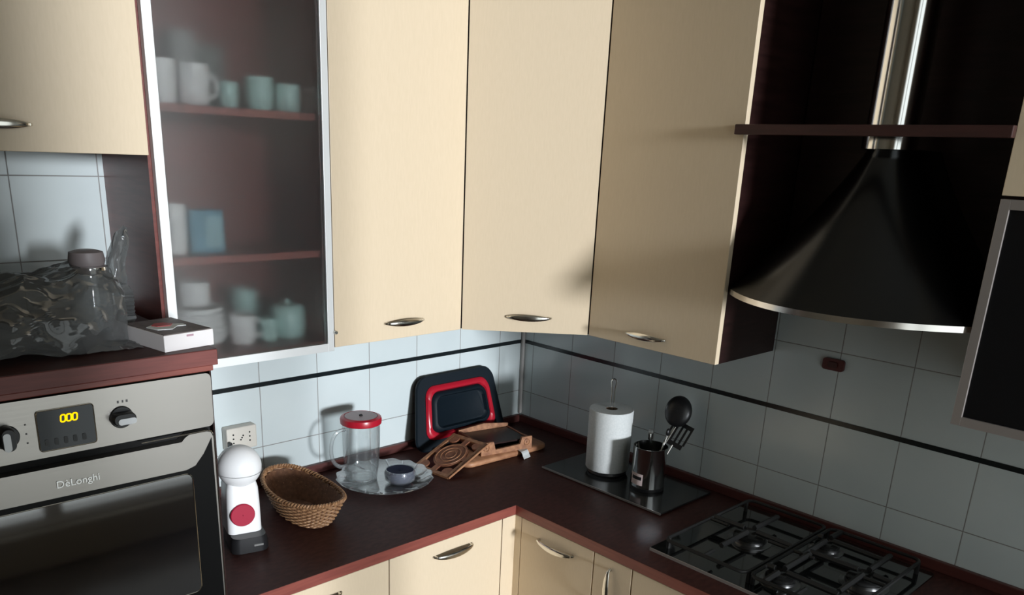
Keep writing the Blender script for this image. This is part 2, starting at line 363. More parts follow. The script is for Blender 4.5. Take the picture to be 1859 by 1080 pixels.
# the slab on top: dark upper face is separate laminate
obj('slab_surface', box(OX0-.009, -1.5305, -.6185, -.002, 1.510, 1.5112), M_top, t)
ZS = 1.5114

t = thing('built_in_oven', (-1.836, -.3, .865), 'stainless steel built-in oven with two knobs, amber clock and dark glass door', 'oven')
obj('body', box(-2.110, -1.543, -.586, -.05, .868, 1.452), M_gap, t)
bm = prism(new(), rrect(-1.8385, 1.3995, .2975, .0585, .012), -.6045, -.587, 'y')
cp = obj('control_panel', bm, M_steel, t)
bm = prism(new(), rrect(-1.8305, 1.3935, .0495, .0385, .005), -.6065, -.6046, 'y')
dp = obj('display', bm, mat('display_glass', (.018,.024,.030), .12), cp)
bm = new()
for px_ in rrect(-1.8305,1.3935,.0495,.0385,.005)[:1]: pass
tube(bm, [(p[0], -.6062, p[1]) for p in rrect(-1.8305,1.3935,.0505,.0395,.006)], .0012, 6, closed=True); obj('display_bezel', bm, M_handle, dp, True)
bm = new()
for k in range(3):
    cx = -1.8355+k*.0105; h = .0068; w_ = .0040
    tube(bm, [(p[0]+ (p[1]-1.4130)*.10, -.6068, p[1]) for p in rrect(cx, 1.4130, w_, h, .003, 3)], .0016, 6, closed=True)
obj('clock_digits', bm, M_amber, dp, False, label='glowing amber digits 000')
for k in range(5):
    obj('touch_button', prism(new(), rrect(-1.868+k*.0165, 1.370+.0, .0035, .0065, .002, 3), -.6075, -.6066, 'y'), M_black, dp)
def knob(cx, cz, ang):
    bm = new(); xf(lathe(bm, [(.0001,.004),(.021,.004),(.0225,.002),(.0225,0)], n=40), rot((0,0,0), x=PI/2))
    # grip bar
    g = new()
    loops = []
    for yy, s in ((0,1.0),(-.016,.96),(-.020,.85)):
        loops.append([(p[0]*s, yy-.003, p[1]*s) for p in rrect(0,0,.0235,.0125,.012,6)])
    rings(g, loops); 
    xf(bm, Matrix.Translation((cx,-.6046,cz))); xf(g, Matrix.Translation((cx,-.6046,cz)) @ Matrix.Rotation(ang,4,'Y'))
    k = obj('knob', g, M_black, cp, True); obj('knob_ring', bm, M_black, k, True)
    c = prism(new(), [( p[0]+.0035, p[1]-.0035) for p in rrect(0,0,.0175,.0062,.006,6)], -.0250, -.0231, 'y'); xf(c, Matrix.Translation((cx,-.6046,cz)) @ Matrix.Rotation(ang,4,'Y'))
    obj('grip_cap', c, mat('silver_cap', (.62,.63,.64), .35, .3), k)
knob(-1.7295, 1.395, 0); knob(-1.9335, 1.394, PI/2)
M_print = mat('print_grey', (.1,.1,.1), .5)
for k, (dx, s) in enumerate(((-.011,.0035),(-.002,.003),(.006,.0035))): obj('dial_mark', box(-1.722+dx-s/2, -1.722+dx+s/2, -.6051, -.6046, 1.424, 1.429), M_print, cp)
for dz in (.018,.0,-.018): obj('dial_mark', box(-1.9-.0015, -1.9+.0015, -.6051, -.6046, 1.394+dz-.0015, 1.394+dz+.0015), M_print, cp)
# door
pts = rrect(-1.8385, 1.0985, .2905, .2345, .016)
arc = [p for p in pts if not (p[1] > 1.30)]
top = [(-1.548,1.318),(-1.553,1.330),(-1.562,1.333),(-1.600,1.333),(-1.609,1.328),(-1.617,1.320),(-2.129,1.322)]
right = [p for p in pts if p[1] <= 1.30 and p[0] > -1.84]; left = [p for p in pts if p[1] <= 1.30 and p[0] < -1.84]
outline = top + left + right
dr = obj('door', prism(new(), outline, -.612, -.588, 'y'), M_steel, t)
bm = new(); tube(bm, [(p[0]+.0014, -.6115, p[1]) for p in [(-1.700,1.3345),(-1.60,1.3345),(-1.562,1.3345),(-1.553,1.3315),(-1.5478,1.3195)]] + [(p[0]+.0014, -.6115, p[1]) for p in sorted(right, key=lambda q:-q[1])], .0014, 6)
obj('edge_trim', bm, M_chrome, dr, True)
blk = [(-2.126,1.262),(-1.612,1.256),(-1.592,1.262),(-1.572,1.285),(-1.5525,1.318)] + [(p[0]-.002, p[1]+.001) for p in sorted(right, key=lambda q: -q[1]) if p[1] < 1.29] + [(-2.126,.867)]
obj('dark_reflection_surround', prism(new(), blk, -.6128, -.6121, 'y'), mat('reflection_black', (.004,.004,.004), .3, Specular_IOR_Level=.15), dr)  # black sheet over the steel, painting in its dark reflection
bm = new(); prism(bm, rrect(-1.8385, 1.1065, .2360, .1405, .014), -.6140, -.6129, 'y'); wn = obj('window', bm, M_glassblack, dr)
bm = new(); tube(bm, [(p[0],-.6138,p[1]) for p in rrect(-1.8385, 1.1065, .2372, .1417, .015)], .0013, 6, closed=True); obj('window_rim', bm, M_chrome, wn, True)
# right side of steel door face, outside window column, carries that painted dark reflection
lg = text_mesh("DèLonghi", .0205, .0008); xf(lg, Matrix.Translation((-1.825,-.6131,1.2845)) @ Matrix.Rotation(PI/2,4,'X'))
obj('lettering', lg, mat('raised_silver', (.8,.8,.78), .25, 1), dr, label='raised silver maker lettering')

# ------------------------------------------------------------------ base cabinets + worktop
DF = -.600
def base_A(name, x0, x1, label, handle=True, xh=None):
    t = thing(name, ((x0+x1)/2, -.3, 0), label, 'cabinet')
    bm = new(); bx(bm, x0+.001, x1-.001, -.580, -.02, .10, .868); obj('body', bm, M_dark, t)
    d = obj('door', box(x0+.0015, x1-.0015, DF, -.5805, .105, .864, bev=.0012), M_cream, t)
    obj('plinth', box(x0+.001, x1-.001, -.54, -.52, 0, .0995), M_dark, t)
    return t, d
HN = Vector((0,-1,0))
t, d = base_A('base_cabinet', -1.534, -1.078, 'cream base cabinet right beside the oven column, at the bottom edge'); bow('handle', -1.306, DF, .822, .15, (1,0,0), d)
t, d = base_A('base_cabinet', -1.078, -.655, 'cream base cabinet with a bow handle, left of the inner corner under the worktop'); bow('handle', -.852, DF, .822, .150, (1,0,0), d, drop=.004)
bm = new(); prism(bm, [(-.6535,DF),(DF,DF),(DF,-.6265),(-.581,-.6265),(-.581,-.581),(-.6535,-.581)], .105, .864)
tag(obj('corner_filler', bm, M_cream, loc=(-.61,-.61,.105)), 'narrow cream angled filler strip in the inner corner of the base units', 'filler strip')
def base_B(y0, y1, label):
    t = thing('base_cabinet', (-.3, (y0+y1)/2, 0), label, 'cabinet')
    obj('body', box(-.580, -.02, y0+.001, y1-.001, .10, .868 if y0 > -1.0 or y1 > -1.0 else .85), M_dark, t)
    d = obj('door', box(DF, -.5805, y0+.0015, y1-.0015, .105, .864, bev=.0012), M_cream, t)
    obj('plinth', box(-.54, -.52, y0+.001, y1-.001, 0, .0995), M_dark, t)
    return t, d
HN = Vector((-1,0,0))
t, d = base_B(-.920, -.6275, 'cream base cabinet with a bow handle, right of the inner corner'); bow('handle', DF, -.775, .820, .150, (0,-1,0), d, drop=.004)
t, d = base_B(-1.056, -.921, 'very narrow cream base cabinet with an upright handle'); bow('handle', DF, -.987, .775, .13, (0,.05,1), d)
t, d = base_B(-1.66, -1.057, 'cream base cabinet beneath the hob, at the bottom edge')

t = thing('worktop', (-.6, -.6, .87), 'L-shaped dark red-brown laminate worktop with a raised back lip', 'worktop')
D_ = .606
cut = .8695
hx0, hx1, hy0, hy1 = -.515, -.055, -1.615, -1.065
bm = new()
bx(bm, -1.535, -D_, -D_, -.001, cut, .9); bx(bm, -D_, -.001, hy1, -.001, cut, .9)
bx(bm, -D_, hx0, -2.3, hy1, cut, .9); bx(bm, hx1, -.001, -2.3, hy1, cut, .9); bx(bm, hx0, hx1, -2.3, hy0, cut, .9)
wt = obj('slab', bm, M_top, t)
bm = new(); bx(bm, -1.535, -D_-.0012, -D_-.0012, -D_, cut, .8995); bx(bm, -D_-.0012, -D_, -2.3, -D_, cut, .8995); obj('front_edge', bm, M_woodedge, t)
bm = new(); bx(bm, -1.535, -.0145, -.016, -.001, .9003, .930, bev=.002); bx(bm, -.016, -.001, -2.3, -.0165, .9003, .930, bev=.002)
obj('back_lip', bm, noisy(mat('lip_wood', rough=.45), (.075,.021,.018), (.10,.028,.023), (9,9,90)), t)

# ------------------------------------------------------------------ hob
t = thing('gas_hob', (-.285, -1.34, .9), 'black four-burner gas hob with steel front edge set in the worktop', 'hob')
HB = mat('hob_enamel', (.008,.009,.009), .07, IOR=2.0)
bm = prism(new(), rrect(-.285, -1.34, .242, .289, .012), .9004, .906); obj('plate', bm, HB, t)
bm = new(); bx(bm, -.529, -.526, -1.625, -1.055, .9004, .9085); obj('front_edge', bm, mat('edge_steel', (.42,.37,.34), .4, .35), t)
M_cap = mat('burner_enamel', (.02,.02,.02), .18); M_ring = mat('burner_alloy', (.25,.25,.25), .3, 1); M_iron = mat('cast_iron', (.008,.008,.008), .55)
burn = [(-.265,-1.205,.045),(-.145,-1.375,.034),(-.420,-1.385,.038),(-.255,-1.530,.045)]
for x, y, r in burn:
    bm = new(); lathe(bm, [(r*1.35,.9061),(r*1.35,.908),(r*1.05,.911),(r*1.05,.920),(.001,.920)], (x,y,0), 32, True); b_ = obj('burner', bm, M_ring, t, True)
    bm = new(); lathe(bm, [(r,.9203),(r,.926),(r*.9,.929),(.001,.930)], (x,y,0), 32, True); obj('burner_cap', bm, M_cap, b_, True)
def grate(y0, y1):
    bm = new(); z = .938; x0, x1 = -.505, -.065
    P = [(p[0],p[1],z) for p in rrect((x0+x1)/2,(y0+y1)/2,(x1-x0)/2,(y1-y0)/2,.02,4)]
    tube(bm, P, .005, 6, closed=True)
    for x in (x0+.02, x1-.02):
        for y in (y0, y1): tube(bm, [(x,y,.9062),(x,y,z)], .006, 6)
    for x, y, r in burn:
        if y0 < y < y1:
            for k in range(4):
                a = PI/4*0+PI/2*k; dx, dy = math.cos(a), math.sin(a); L = 5
                ex_ = (x1-x if dx > .5 else x-x0 if dx < -.5 else 1); ey_ = (y1-y if dy > .5 else y-y0 if dy < -.5 else 1)
                L = min(ex_ if abs(dx) > .5 else 9, ey_ if abs(dy) > .5 else 9, .15)
                tube(bm, [(x+dx*r*.45, y+dy*r*.45, z+.002), (x+dx*L, y+dy*L, z)], .0078, 6)
            ym = [(x-.15, y0, z),(x-.15, y1, z)]
    mids = -.285
    tube(bm, [(mids,y0,z),(mids,y0+.06,z)], .005, 6); tube(bm, [(mids,y1,z),(mids,y1-.06,z)], .005, 6)
    tube(bm, [(x0,(y0+y1)/2-.0,z),(x0+.05,(y0+y1)/2,z)], .005, 6)
    return bm
obj('pan_grate', grate(-1.332, -1.085), M_iron, t, True); obj('pan_grate', grate(-1.595, -1.345), M_iron, t, True)
for k in range(4):
    y = -1.43-.05*k; bm = new(); lathe(bm, [(.016,.9061),(.0155,.922),(.013,.926),(.001,.9262)], (-.490,y,0), 24, True)
    kb = obj('control_knob', bm, M_black, t, True); obj('pointer', box(-.491-.0012,-.491+.0012, y-.011, y+.011, .9262, .9272), M_handle, kb)

# ------------------------------------------------------------------ glass board on worktop
t = thing('glass_board', (-.18,-.685,.9), 'dark glass chopping board with a steel edge under the kitchen roll', 'chopping board')
obj('plate', prism(new(), rrect(-.180, -.687, .137, .248, .008), .9035, .9085), mat('dark_glass', (.020,.021,.022), .14), t)
obj('edge_strip', box(-.3205, -.3175, -.936, -.438, .9030, .909), mat('strip_steel', (.30,.28,.27), .35, .35), t)
for x in (-.29,-.07):
    for y in (-.90,-.47): obj('foot', lathe(new(), [(.008,.9002),(.008,.9034)], (x,y,0), 12, True, True), M_black, t)
ZG = .9087

# kitchen roll on stand
t = thing('kitchen_roll_holder', (-.17,-.600,ZG), 'upright kitchen roll stand with black base and looped wire pole', 'kitchen roll holder')
KX, KY = -.172, -.602
obj('base', lathe(new(), [(.062,ZG),(.066,ZG+.003),(.064,ZG+.011),(.02,ZG+.014),(.001,ZG+.014)], (KX,KY,0), 48, True), M_black, t, True)
bm = new(); H0 = ZG+.012
KV = Vector((.70,-.71,0)); K0 = Vector((KX,KY,0)); up_ = lambda h: Vector((0,0,h))
P = [K0-KV*.005+up_(H0), K0-KV*.005+up_(H0+.27)] + [K0-KV*.0085*math.cos(a)+up_(H0+.302+.010*math.sin(a)) for a in [i*PI/8 for i in range(9)]] + [K0+KV*.005+up_(H0+.27), K0+KV*.005+up_(H0)]
tube(bm, P, .0022, 8); obj('pole', bm, M_chrome, t, True)
t = thing('kitchen_roll', (KX,KY,ZG+.015), 'roll of white kitchen paper standing on the looped pole', 'kitchen roll')
z0 = ZG+.0145
bm = new(); N = 96
def rr_(a, r): return r*(1+.004*math.sin(3*a+1))
loops = []
for r, z in [(.020,z0),(.070,z0),(.0725,z0+.003),(.0735,z0+.12),(.0735,z0+.205),(.072,z0+.208),(.020,z0+.208),(.020,z0)]:
    loops.append([(KX+rr_(2*PI*i/N,r)*math.cos(2*PI*i/N), KY+rr_(2*PI*i/N,r)*math.sin(2*PI*i/N), z) for i in range(N)])
rings(bm, loops, True, False, False); obj('paper', bm, M_paper, t, True)
bm = new(); lathe(bm, [(.0198,z0),(.0198,z0+.2075),(.0182,z0+.2075),(.0182,z0)], (KX,KY,0), 32); obj('cardboard_core', bm, mat('cardboard', (.20,.13,.08), .9), t, True)

# utensil cup
UX, UY = -.181, -.779
t = thing('utensil_cup', (UX,UY,ZG), 'shiny chrome cylinder cup with a printed label, holding utensils', 'utensil holder')
bm = new(); r = .054; lathe(bm, [(.001,ZG+.012),(r,ZG+.012),(r,ZG+.142),(r+.001,ZG+.144),(r-.0012,ZG+.144),(r-.0012,ZG+.0135),(.001,ZG+.0135)], (UX,UY,0), 64)
obj('cup', bm, mat('mirror_chrome', (.66,.67,.67), .13, 1), t, True)
obj('base_ring', lathe(new(), [(r+.001,ZG+.0002),(r+.0015,ZG+.011),(r-.002,ZG+.0118)], (UX,UY,0), 64, True, True), M_black, t, True)
def curved_patch(cx, cy, r, a0, a1, za, zb, n=12):
    bm = new(); o_, i_ = [], []
    A = [a0+(a1-a0)*k/n for k in range(n+1)]
    lo = [(cx+r*math.cos(a), cy+r*math.sin(a), za) for a in A]; hi = [(cx+r*math.cos(a), cy+r*math.sin(a), zb) for a in A]
    r2 = r-.0006; lo2 = [(cx+r2*math.cos(a), cy+r2*math.sin(a), za) for a in A]; hi2 = [(cx+r2*math.cos(a), cy+r2*math.sin(a), zb) for a in A]
    return rings(bm, [lo, hi, hi2, lo2, lo], False, False, False)
ca = math.atan2(-2.236-UY, -2.2533-UX)
lb = obj('label_sticker', curved_patch(UX,UY,r+.0012, ca-1.15, ca-.28, ZG+.022, ZG+.060), mat('label_pink', (.62,.50,.48), .6), t)
obj('label_print', curved_patch(UX,UY,r+.0019, ca-1.02, ca-.36, ZG+.040, ZG+.051), M_black, lb)
def utensil(name, label, cat, foot, head, M, hw=.0035): 
    t = thing(name, foot, label, cat); bm = new(); tube(bm, [foot, head], hw, 8); obj('handle', bm, M, t, True); return t
zb_ = ZG+.0165
ft = Vector((UX-.012,UY+.016,zb_)); hd = Vector((-.066,-.794,1.112))
t = utensil('ladle', 'large round black ladle standing highest out of the chrome cup', 'ladle', ft, hd, M_handle)
bm = new(); L = []
for k in range(9):
    a = k/8*PI/2; L.append((.0425*math.sin(a)+.0005, -.022*math.cos(a)))
prof = L + [(.0405*math.sin(a_)+.0004, -.0205*math.cos(a_)+.0006) for a_ in [PI/2*(8-k)/8 for k in range(9)]]
lathe(bm, prof, n=40)
nrm = (Vector((-2.2533,-2.236,1.9176))-Vector((-.075,-.80,1.155)))
q = Vector((-.86,-.35,.36)).normalized().to_track_quat('-Z','Y').to_matrix().to_4x4()
xf(bm, Matrix.Translation((-.074,-.796,1.152)) @ q @ Matrix.Diagonal((1.02,1.2,1,1))); obj('bowl', bm, M_black, t, True)
ft = Vector((UX+.010,UY-.004,zb_)); hd = Vector((-.100,-.805,1.045))
t = utensil('slotted_spatula', 'black slotted spatula leaning right in the chrome cup', 'spatula', ft, hd, M_handle, .003)
bm = new(); wv = Vector((.35,-.80,.25)).normalized(); lv = (hd-ft).normalized(); wv = (wv-lv*wv.dot(lv)).normalized(); nv = wv.cross(lv)
def sp(u, v, n_): return hd + wv*u + lv*v + nv*n_
def bar(u0, u1, v0, v1): 
    vs_ = [bm.verts.new(sp(u, v, n_)) for u in (u0,u1) for v in (v0,v1) for n_ in (-.0012,.0012)]
    for f_ in ((0,1,3,2),(4,6,7,5),(0,4,5,1),(2,3,7,6),(0,2,6,4),(1,5,7,3)): bm.faces.new([vs_[i] for i in f_])
bar(-.032,.032,-.004,.012); bar(-.036,.036,.066,.080)
for k in range(5): bar(-.036+k*.0163, -.036+k*.0163+.0068, .012, .066)
obj('slotted_blade', bm, M_black, t)
t = utensil('kitchen_fork', 'short steel utensil with a dark tip leaning in the chrome cup', 'utensil', Vector((UX-.018,UY-.018,zb_)), Vector((-.125,-.800,1.088)), M_chrome, .003)
bm = new(); bmesh.ops.create_uvsphere(bm, u_segments=16, v_segments=10, radius=.010); xf(bm, rot((-.1245,-.8005,1.092)) @ Matrix.Diagonal((1,.6,1.3,1))); obj('tip', bm, M_black, t, True)
t = utensil('table_knife', 'flat steel utensil standing at the back of the chrome cup', 'utensil', Vector((UX+.028,UY+.020,zb_)), Vector((UX+.035,UY+.030,1.075)), M_chrome, .003)
bm = prism(new(), rrect(0,0,.008,.02,.007), -.001,.001,'y'); xf(bm, rot((UX+.0355,UY+.0305,1.075), z=-.7)); obj('blade', bm, M_chrome, t)

# ------------------------------------------------------------------ collapsible bowl leaning on the back wall
t = thing('collapsible_basin', (-.36,-.06,.9), 'black and red collapsible silicone basin leaning upright against the tiles', 'basin')
A_ = rot((-.372,-.078,.9035), x=math.radians(-12.5))      # local: x width, z up, y depth (towards wall +y)
def rr3(hw, hh, r, y, cz=.132, skew=0): return [(p[0]*(1-.10*(p[1]-cz)/.13), y, p[1]) for p in rrect(0, cz, hw, hh, r, 8)]
bm = rings(new(), [rr3(.196,.132,.045,.002), rr3(.198,.134,.047,-.004), rr3(.194,.130,.044,-.010), rr3(.158,.098,.040,-.010), rr3(.155,.095,.038,-.002), rr3(.155,.095,.038,.004)], True, True, True)
obj('rim', xf(bm, A_), M_navy, t, True, ang=50)
bm = rings(new(), [rr3(.157,.097,.039,-.0108), rr3(.152,.092,.040,-.020), rr3(.138,.078,.038,-.020), rr3(.133,.073,.036,-.010)], True, False, False)
obj('red_band', xf(bm, A_), M_red, t, True, label='red silicone band', ang=60)
bm = rings(new(), [rr3(.1335,.0735,.036,-.0105), rr3(.128,.068,.034,-.024), rr3(.118,.058,.030,-.026), rr3(.112,.052,.028,-.014)], True, False, True)
obj('centre_panel', xf(bm, A_), M_navy, t, True, ang=60)

# ------------------------------------------------------------------ wooden boards and trivets
M_lwood = noisy(mat('light_wood', rough=.5), (.36,.16,.08), (.50,.25,.13), (40,14,40), bump=.1)
M_carv = noisy(mat('carved_wood', rough=.55), (.23,.095,.045), (.40,.19,.09), (60,60,60), bump=.3)
M_carv2 = noisy(mat('brown_cork', rough=.6), (.20,.07,.035), (.30,.12,.06), (50,50,50), bump=.3)
t = thing('chopping_board', (-.34,-.2,.9), 'light wooden chopping board with rounded ends lying under the carved rack', 'chopping board')
BR = rot((-.340,-.218,.9005), z=-.05)
bm = rings(new(), [[(p[0],p[1],z) for p in rrect(0,0,.192-i,.084-i,.035-i*.5,8)] for i, z in ((.006,0),(.001,.004),(0,.010),(.001,.016),(.006,.020))], True, True, True)
obj('board', xf(bm, BR), M_lwood, t, True, ang=50)
# white tag hanging over the board's edge
t2 = thing('paper_tag', (-.285,-.318,.9205), 'small white paper tag lying over the front edge of the wooden board', 'tag')
bm = new(); prf = [(-.270,.9216),(-.300,.9216),(-.3195,.9212),(-.3265,.917),(-.332,.910),(-.341,.9015)]
for off in (0,): 
    loops = [[(-.300-.0*k+(y+.27)*.10, y, z+dz) for (y, z) in prf] for dz in (0,)]
a1 = [(-.292+(y+.27)*.25, y, z) for y, z in prf]; b1 = [(-.254+(y+.27)*.25, y+.006, z) for y, z in prf]
a2 = [(x,y,z+.0007) for x,y,z in a1]; b2 = [(x,y,z+.0007) for x,y,z in b1]
rings(bm, [a1,b1,b2,a2,a1], False, False, False); obj('tag_sheet', bm, M_paper, t2)
# carved rack (napkin holder lying down)
zt0 = .9212
t = thing('carved_wooden_rack', (-.325,-.17,zt0), 'carved wooden napkin rack with a notched front lying on the chopping board', 'napkin holder')
CR = rot((-.327,-.203,zt0), z=-.20)
def loc_box(bm, *a, **k): return bx(bm, *a, **k)
W2, D2, H2 = .105, .086, .046
bm = new()
front = [(-W2,0),(W2,0),(W2,H2),(W2-.042,H2),(W2-.050,.022),(-W2+.058,.016),(-W2+.050,H2),(-W2,H2)]
prism(bm, front, -D2, -D2+.009, 'y'); obj('front_plate', xf(bm, CR), M_carv, t)
bm = new(); prism(bm, [(-W2,0),(W2,0),(W2,H2),(.05,H2+.006),(0,H2+.012),(-.05,H2+.006),(-W2,H2)], D2-.009, D2, 'y'); obj('back_plate', xf(bm, CR), M_carv, t)
bm = new(); bx(bm, -W2, W2, -D2+.0095, D2-.0095, 0, .010); obj('base_plate', xf(bm, CR), M_dark, t)
bm = new(); bx(bm, -W2, -W2+.008, -D2+.0095, D2-.0095, .0105, H2-.004); obj('side_plate', xf(bm, CR), M_carv2, t)
bm = new(); bx(bm, W2-.008, W2, -D2+.0095, D2-.0095, .0105, H2-.010); obj('side_plate', xf(bm, CR), M_carv2, t)
bm = new(); bx(bm, -W2+.0085, W2-.0085, -D2+.02, D2-.012, .028, .034); obj('inner_shelf', xf(bm, CR), M_dark, t)
for sx in (-.084, .084):
    bm = new(); tube(bm, [(sx+.011*math.cos(a), -D2-.0012, .026+.011*math.sin(a)) for a in [i*PI/8 for i in range(16)]], .0022, 6, closed=True)
    bmesh.ops.create_icosphere(bm, subdivisions=1, radius=.004, matrix=Matrix.Translation((sx,-D2-.001,.026))); obj('carved_ring', xf(bm, CR), M_carv, t, True)
# carved plaque trivet leaning
t = thing('carved_trivet', (-.55,-.18,.9), 'square carved wooden trivet with a round pattern, leaning left off the rack', 'trivet')
a_ = Vector((-.662,-.165,.9045)); b_ = Vector((-.644,-.305,.9045)); c_ = Vector((-.470,-.125,.9720))
e1 = (b_-a_).normalized(); e2 = (c_-a_); e2 = (e2-e1*e2.dot(e1)).normalized(); e3 = e1.cross(e2)
if e3.z < 0: e3 = -e3
cen = a_ + e1*.078 + e2*.105
TM = Matrix((e1, e2, e3)).transposed().to_4x4(); TM.translation = cen
bm = new(); hw, hh = .078, .105
# frame
bx(bm, -hw, hw, -hh, -hh+.014, -.004, .004); bx(bm, -hw, hw, hh-.014, hh, -.004, .004); bx(bm, -hw, -hw+.012, -hh+.014, hh-.014, -.004, .004); bx(bm, hw-.012, hw, -hh+.014, hh-.014, -.004, .004)
obj('frame', xf(bm, TM), M_carv, t)
bm = new()
for k in range(4):      # corner petals
    a = PI/4+PI/2*k; cx, cy = .054*(1 if math.cos(a) > 0 else -1), .079*(1 if math.sin(a) > 0 else -1)
    prism(bm, [(cx+.020*math.cos(i*PI/8), cy+.020*math.sin(i*PI/8)) for i in range(16)], -.0035, .0035)
prism(bm, [(.056*math.cos(i*PI/20), .066*math.sin(i*PI/20)) for i in range(40)], -.003, .003)
bx(bm, -.067,.067,-.012,.012,-.0032,.0032); bx(bm, -.010,.010,-.093,.093,-.0034,.0034)
obj('pierced_panel', xf(bm, TM), M_carv2, t)
bm = new()
for s in (1, .66, .36): tube(bm, [(.050*s*math.cos(i*PI/16), .058*s*math.sin(i*PI/16), .0036) for i in range(32)], .0018, 6, closed=True)
obj('carved_rings', xf(bm, TM), M_carv, t, True)
t = thing('wooden_skewer', (-.55,-.27,.91), 'thin light wooden stick lying along the front edge of the trivet', 'stick')
p0_ = cen+e1*(hw+.006)+e2*(-hh)+e3*.002; p1_ = cen+e1*(hw+.006)+e2*(hh+.008)+e3*.003
bm = new(); tube(bm, [p0_, p1_], .0035, 8); o = obj('stick', bm, M_lwood, t, True)

# ------------------------------------------------------------------ glass tray, jug, bowl
TX, TY = -.815, -.212
t = thing('glass_cake_plate', (TX,TY,.9), 'large round clear cut-glass plate carrying the jug and the small bowl', 'plate')
bm = new(); N = 96; loops = []
for r_, z in [(.001,.905),(.085,.905),(.100,.902),(.125,.908),(.150,.918),(.155,.922),(.152,.9235),(.126,.9125),(.100,.9075),(.085,.9095),(.001,.9095)]:
    loops.append([(TX+r_*(1+(.018*math.cos(16*2*PI*i/N) if r_ > .12 else 0))*math.cos(2*PI*i/N), TY+r_*(1+(.018*math.cos(16*2*PI*i/N) if r_ > .12 else 0))*math.sin(2*PI*i/N), z+(.002*math.cos(32*PI*i/N) if r_ > .14 else 0)) for i in range(N)])
rings(bm, loops, True, False, False); obj('dish', bm, M_cutglass, t, True, ang=25)
bm = new(); lathe(bm, [(.070,.9003),(.072,.9045),(.066,.9045),(.064,.9003),(.070,.9003)], (TX,TY,0), 48); obj('foot_ring', bm, M_cutglass, t, True)
M_facet = thin_glass('facet_glass', body=.35, bodycol=(.7,.75,.8), lo=.25, hi=.8)
for k in range(16):
    a = 2*PI*k/16; bm = new(); tube(bm, [(TX+q_*math.cos(a+ (q_-.1)*3), TY+q_*math.sin(a+(q_-.1)*3), z_) for q_, z_ in ((.105,.9098),(.125,.9142),(.146,.9215))], lambda u: .0012+.0018*u, 6); obj('cut_facet', bm, M_facet, t, True)
JX, JY = -.868, -.158; jz = .9105
t = thing('glass_jug', (JX,JY,jz), 'tall clear glass jug with a handle and a red lid standing on the glass plate', 'jug')
bm = new(); lathe(bm, [(.001,jz),(.044,jz),(.050,jz+.006),(.056,jz+.05),(.0595,jz+.12),(.0605,jz+.198),(.0585,jz+.198),(.0575,jz+.12),(.054,jz+.05),(.048,jz+.010),(.001,jz+.008)], (JX,JY,0), 64)
obj('glass_body', bm, M_glass, t, True)
bm = new(); tube(bm, [(JX+.046*math.cos(i*PI/24), JY+.046*math.sin(i*PI/24), jz+.004) for i in range(48)], .0035, 6, closed=True); obj('base_rim', bm, M_cutglass, t, True)
bm = new(); hd_ = Vector((-.92,.12,0)).normalized(); P = []
for k in range(15):
    a = PI*k/14; P.append(Vector((JX,JY,jz+.112))+hd_*(.056+.048*math.sin(a)**.7)+Vector((0,0,.062*math.cos(a))))
tube(bm, P, .0062, 10); obj('handle', bm, thin_glass('handle_glass', body=.10, lo=.12, hi=.7), t, True)
zl = jz+.1985
bm = new(); lathe(bm, [(.0615,zl-.012),(.0645,zl-.010),(.0655,zl+.002),(.0635,zl+.009),(.054,zl+.0125),(.052,zl+.0105),(.001,zl+.0105)], (JX,JY,0), 64, True)
lid = obj('lid', bm, M_red, t, True)
bm = new(); lathe(bm, [(.0515,zl+.0107),(.0505,zl+.0125),(.001,zl+.0125)], (JX,JY,0), 48, True); obj('lid_insert', bm, mat('lid_grey', (.42,.30,.31), .4), lid, True, label='greyish pink disc inset in the lid')
bm = new(); lathe(bm, [(.006,zl+.0126),(.005,zl+.016),(.001,zl+.016)], (JX,JY,0), 16, True); obj('lid_knob', bm, M_gap, lid, True)
BX_, BY_ = -.792, -.262; bz = .9098
t = thing('small_glass_bowl', (BX_,BY_,bz), 'small clear glass bowl with dark blue contents on the glass plate, right of the jug', 'bowl')
bm = new(); lathe(bm, [(.001,bz),(.034,bz),(.048,bz+.014),(.0505,bz+.034),(.046,bz+.046),(.044,bz+.046),(.0485,bz+.033),(.046,bz+.016),(.033,bz+.004),(.001,bz+.003)], (BX_,BY_,0), 48); obj('bowl', bm, thin_glass('bowl_glass', body=.16, bodycol=(.5,.55,.64), lo=.08, hi=.5), t, True)
bm = new(); lathe(bm, [(.030,bz+.006),(.044,bz+.018),(.0465,bz+.033),(.0432,bz+.043),(.038,bz+.044),(.001,bz+.038)], (BX_,BY_,0), 48, True); obj('blue_lining', bm, M_blue, t, True, label='dark blue inside of the bowl')

# ------------------------------------------------------------------ woven basket
t = thing('bread_basket', (-1.135,-.25,.9), 'oval woven wicker bread basket between the coffee machine and the glass plate', 'basket')
BC = Vector((-1.145,-.268,.9)); BA = -.06
M_wick = noisy(mat('wicker', rough=.55), (.26,.125,.055), (.50,.28,.14), (120,120,120), bump=.4)
M_wickd = noisy(mat('wicker_inner', rough=.7), (.14,.06,.03), (.22,.10,.05), (90,90,90), bump=.4)
def bpt(a, h, dr=0):
    s = .66+.34*(h**.8); rx, ry = .088*s+dr, .172*s+dr
    # superellipse-ish oval, ends rise a little
    x = rx*math.copysign(abs(math.cos(a))**.85, math.cos(a)); y = ry*math.copysign(abs(math.sin(a))**.95, math.sin(a))
    z = .004+h*(.072+.014*abs(math.sin(a))**2)
    return BC + Matrix.Rotation(BA,3,'Z') @ Vector((x,y,z))
NS = 46; rows = 13
